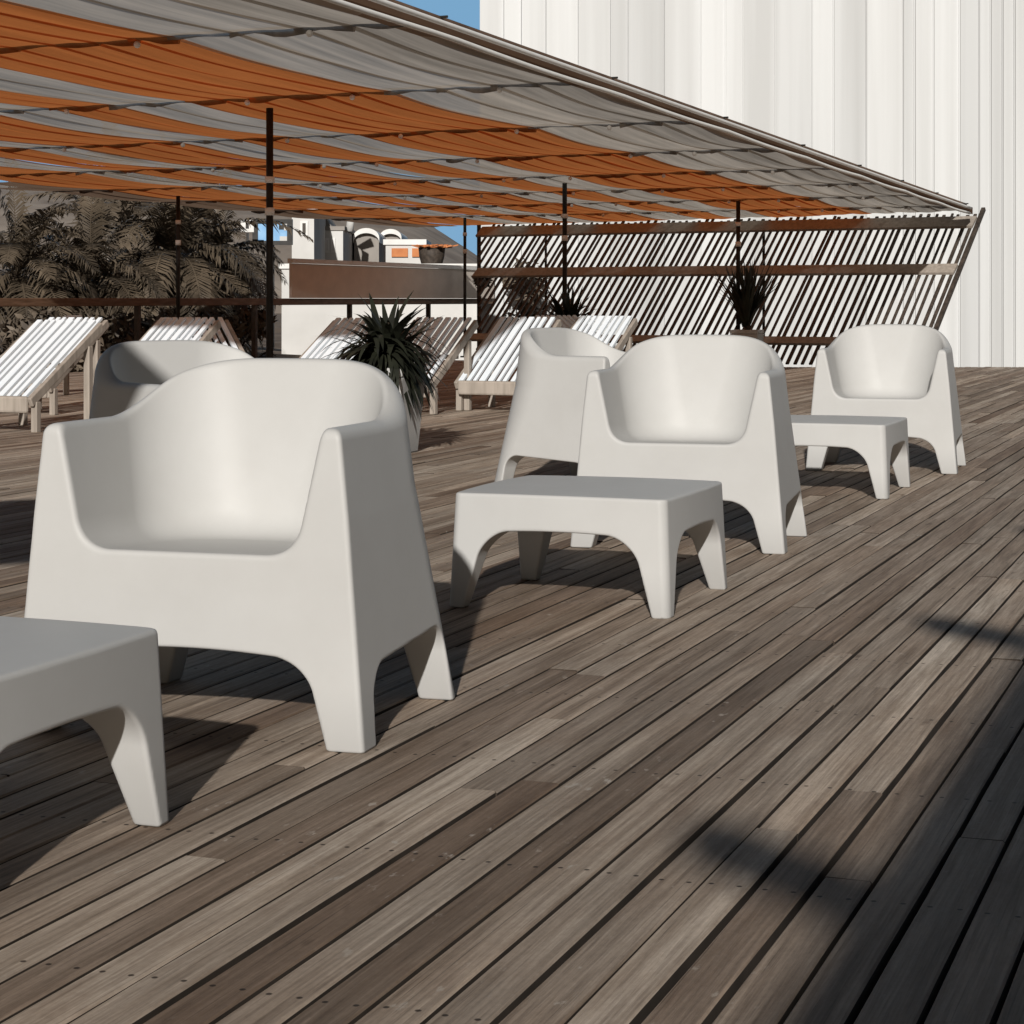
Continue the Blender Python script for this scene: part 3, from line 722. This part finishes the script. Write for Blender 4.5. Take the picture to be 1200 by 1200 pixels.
# framed sign
sg = empty('framed_sign', (PX(322, 45), 45, -1.5), 0, 'dark framed blue and white sign behind the thickest pole', 'sign')
def sgx(px): return PX(px, 45)-PX(322, 45)
def sgz(y): return hz(y, 45)+1.5
m_ = MB(); X0, X1, Z0, Z1 = sgx(296), sgx(343), sgz(287), sgz(257)
for bx_ in ((X0, X1, Z1-.09, Z1), (X0, X1, Z0, Z0+.09), (X0, X0+.12, Z0+.092, Z1-.092), (X1-.12, X1, Z0+.092, Z1-.092)): m_.box(bx_[0], bx_[1], -.05, .05, bx_[2], bx_[3])
m_.build('frame', M['dark_metal'], sg)
m_ = MB(); m_.box(X0+.05, X1-.05, -.02, .02, Z0+.05, Z1-.05); m_.build('blue_panel', M['blue'], sg)
m_ = MB(); m_.box(sgx(328), sgx(341), -.028, -.022, sgz(283), sgz(277)); m_.box(sgx(333), sgx(341), -.028, -.022, sgz(270), sgz(262)); m_.build('pale_print', M['render'], sg)
m_ = MB(); m_.box(sgx(327), sgx(333), -.028, -.022, sgz(269), sgz(264)); m_.build('dark_print', M['dark_metal'], sg)
m_ = MB(); m_.bar((sgx(318), .1, 0), (sgx(318), .1, Z0), .1, .1, up=(0,1,0)); m_.build('post', M['dark_metal'], sg)
sg2 = empty('small_sign', (PX(290, 44), 44, -1.5), 0, 'small white sign with a dark mark, left of the framed one', 'sign')
m_ = MB(); m_.box(-.14, .14, -.03, .03, hz(272, 44)+1.5, hz(258, 44)+1.5); m_.build('board', M['white_metal'], sg2)
m_ = MB(); m_.box(-.035, .035, -.038, -.032, hz(268, 44)+1.5, hz(261, 44)+1.5); m_.build('mark', M['dark_metal'], sg2)
m_ = MB(); m_.bar((0, 0, 0), (0, 0, hz(273, 44)+1.5), .05, .05, up=(0,1,0)); m_.build('post', M['dark_metal'], sg2)
# sky backdrop, far beyond the hill
skm = noise_color('sky_blue', (.135, .285, .47), (.16, .31, .49), (.001, .001, .002), rough=1, spec=0)
b_ = MB()
for k in range(24):
    a0, a1 = R(-48 + 4*k), R(-44 + 4*k)
    b_.quad((2600*math.sin(a0), 2600*math.cos(a0), -60), (2600*math.sin(a1), 2600*math.cos(a1), -60), (2600*math.sin(a1), 2600*math.cos(a1), 1300), (2600*math.sin(a0), 2600*math.cos(a0), 1300))
o = b_.build('sky', skm); tag(o, kind='structure')
# hill
hv, hf = [], []; hx = np.linspace(-190, -2, 120); hy = np.linspace(330, 620, 40)
def ridge(px):
    pts = [(-700, 196), (-100, 205), (150, 222), (300, 224), (420, 240), (495, 258), (530, 282), (580, 312), (640, 352)]
    return float(np.interp(px, [p[0] for p in pts], [p[1] for p in pts]))
from mathutils import noise as mn
for yy in hy:
    for xx in hx:
        px = 600 + xx/460*2400; top = (351-ridge(px))*460/2400; f_ = math.sin(math.pi*(yy-330)/290)**.8 if 330 < yy < 620 else 0
        hv.append((xx, yy, -2.3 + (top+3)*f_ + 1.2*f_*mn.noise((xx*.06, yy*.06, 0)) + .5*f_*mn.noise((xx*.3, yy*.3, 3))))
for j in range(len(hy)-1):
    for i in range(len(hx)-1): hf.append((j*120+i, j*120+i+1, (j+1)*120+i+1, (j+1)*120+i))
me = bpy.data.meshes.new('hill'); me.from_pydata(hv, [], hf); me.update(); o = link('hill', me, M['hill']); tag(o, kind='structure')
for p in me.polygons: p.use_smooth = True

# ------------------------------------------------------------------ timber awning behind the camera that throws the shade at lower right
EL, AZ = R(22.5), R(5.5)
dh = 2.6/math.tan(EL); tr = Vector((math.sin(AZ), math.cos(AZ), 0))*dh
ds, dl = tr.dot(E), tr.dot(N)
le = -.53 - dl
aw = empty('timber_awning', SL(-4, le+1.5), -AX, 'timber awning whose shadow falls across the lower right of the deck', 'awning')
def al(s_, l_, z): return (l_-le-1.5, s_+4, z)
m_ = MB(); m_.hexa([al(-9, le, 2.58), al(-9, le+5, 2.58), al(8.2-ds, le+5, 2.58), al(8.2-ds, le, 2.58), al(-9, le, 2.62), al(-9, le+5, 2.62), al(8.2-ds, le+5, 2.62), al(8.2-ds, le, 2.62)]); m_.build('roof_boards', M['brown_wood'], aw)
for k in range(5):
    s_ = 7.68 - 2.22*k - ds
    m_ = MB(); m_.bar(al(s_-.75, le+.55, 2.5), al(s_+.02, le-.34, 2.5), .08, .09); m_.build('rafter', M['brown_wood'], aw)
for s_ in (-8.5, -4.8, -1.2):
    m_ = MB(); m_.bar(al(s_, le+3.2, 0), al(s_, le+3.2, 2.575), .12, .12, up=(0,1,0)); m_.build('post', M['brown_wood'], aw)

par = empty('added_parasol', (-2.38, 2.55, 0), 0, 'brown sunshade added out of view to shade the armchair behind the largest one', 'added_parasol')  # added out of view only to throw shade on the rear-left armchair
m_ = MB(); m_.tube([(0,0,.05), (0,0,2.42)], .022, 10); m_.build('pole', M['dark_metal'], par, smooth=True)
m_ = MB(); m_.tube([(0,0,0), (0,0,.06)], .24, 20); m_.build('base', M['dark_metal'], par)
m_ = MB()
for k in range(8):
    a0, a1 = math.pi/4*k, math.pi/4*(k+1)
    m_.tri((0,0,2.4), (1.12*math.cos(a0), 1.12*math.sin(a0), 1.98), (1.12*math.cos(a1), 1.12*math.sin(a1), 1.98))
m_.build('cover', M['brown_cloth'], par)
for k in range(8):
    r_ = MB(); a0 = math.pi/4*k; r_.bar((.05*math.cos(a0), .05*math.sin(a0), 2.36), (1.1*math.cos(a0), 1.1*math.sin(a0), 1.97), .015, .015); r_.build('rib', M['dark_metal'], par)

# ------------------------------------------------------------------ light, sky, camera
w = bpy.data.worlds.new('World'); sc.world = w; w.use_nodes = True; nt = w.node_tree
sky = nt.nodes.new('ShaderNodeTexSky'); sky.sky_type = 'NISHITA'; sky.sun_disc = False; sky.sun_elevation = EL; sky.sun_rotation = R(180) + AZ
sky.air_density = 1.0; sky.dust_density = 2.5; sky.ozone_density = 1.2
bg = nt.nodes['Background']; nt.links.new(sky.outputs[0], bg.inputs[0]); bg.inputs[1].default_value = .016
sd = bpy.data.lights.new('sun', 'SUN'); sd.energy = 4.2; sd.angle = R(.8); sd.color = (1, .965, .915)
so = bpy.data.objects.new('sun', sd); COL.objects.link(so)
dirv = Vector((math.sin(AZ)*math.cos(EL), math.cos(AZ)*math.cos(EL), -math.sin(EL)))
so.rotation_euler = dirv.to_track_quat('-Z', 'Y').to_euler(); so.location = (-6, -20, 12)
cd = bpy.data.cameras.new('camera'); cam = bpy.data.objects.new('camera', cd); COL.objects.link(cam)
cam.location = (0, 0, CAMH); cam.rotation_euler = (R(90), 0, 0); cd.lens = 72; cd.sensor_width = 36; cd.shift_y = -249/1200; cd.clip_start = .05; cd.clip_end = 6000
sc.camera = cam
sc.view_settings.view_transform = 'Standard'; sc.view_settings.look = 'None'; sc.view_settings.exposure = 0; sc.view_settings.gamma = 1
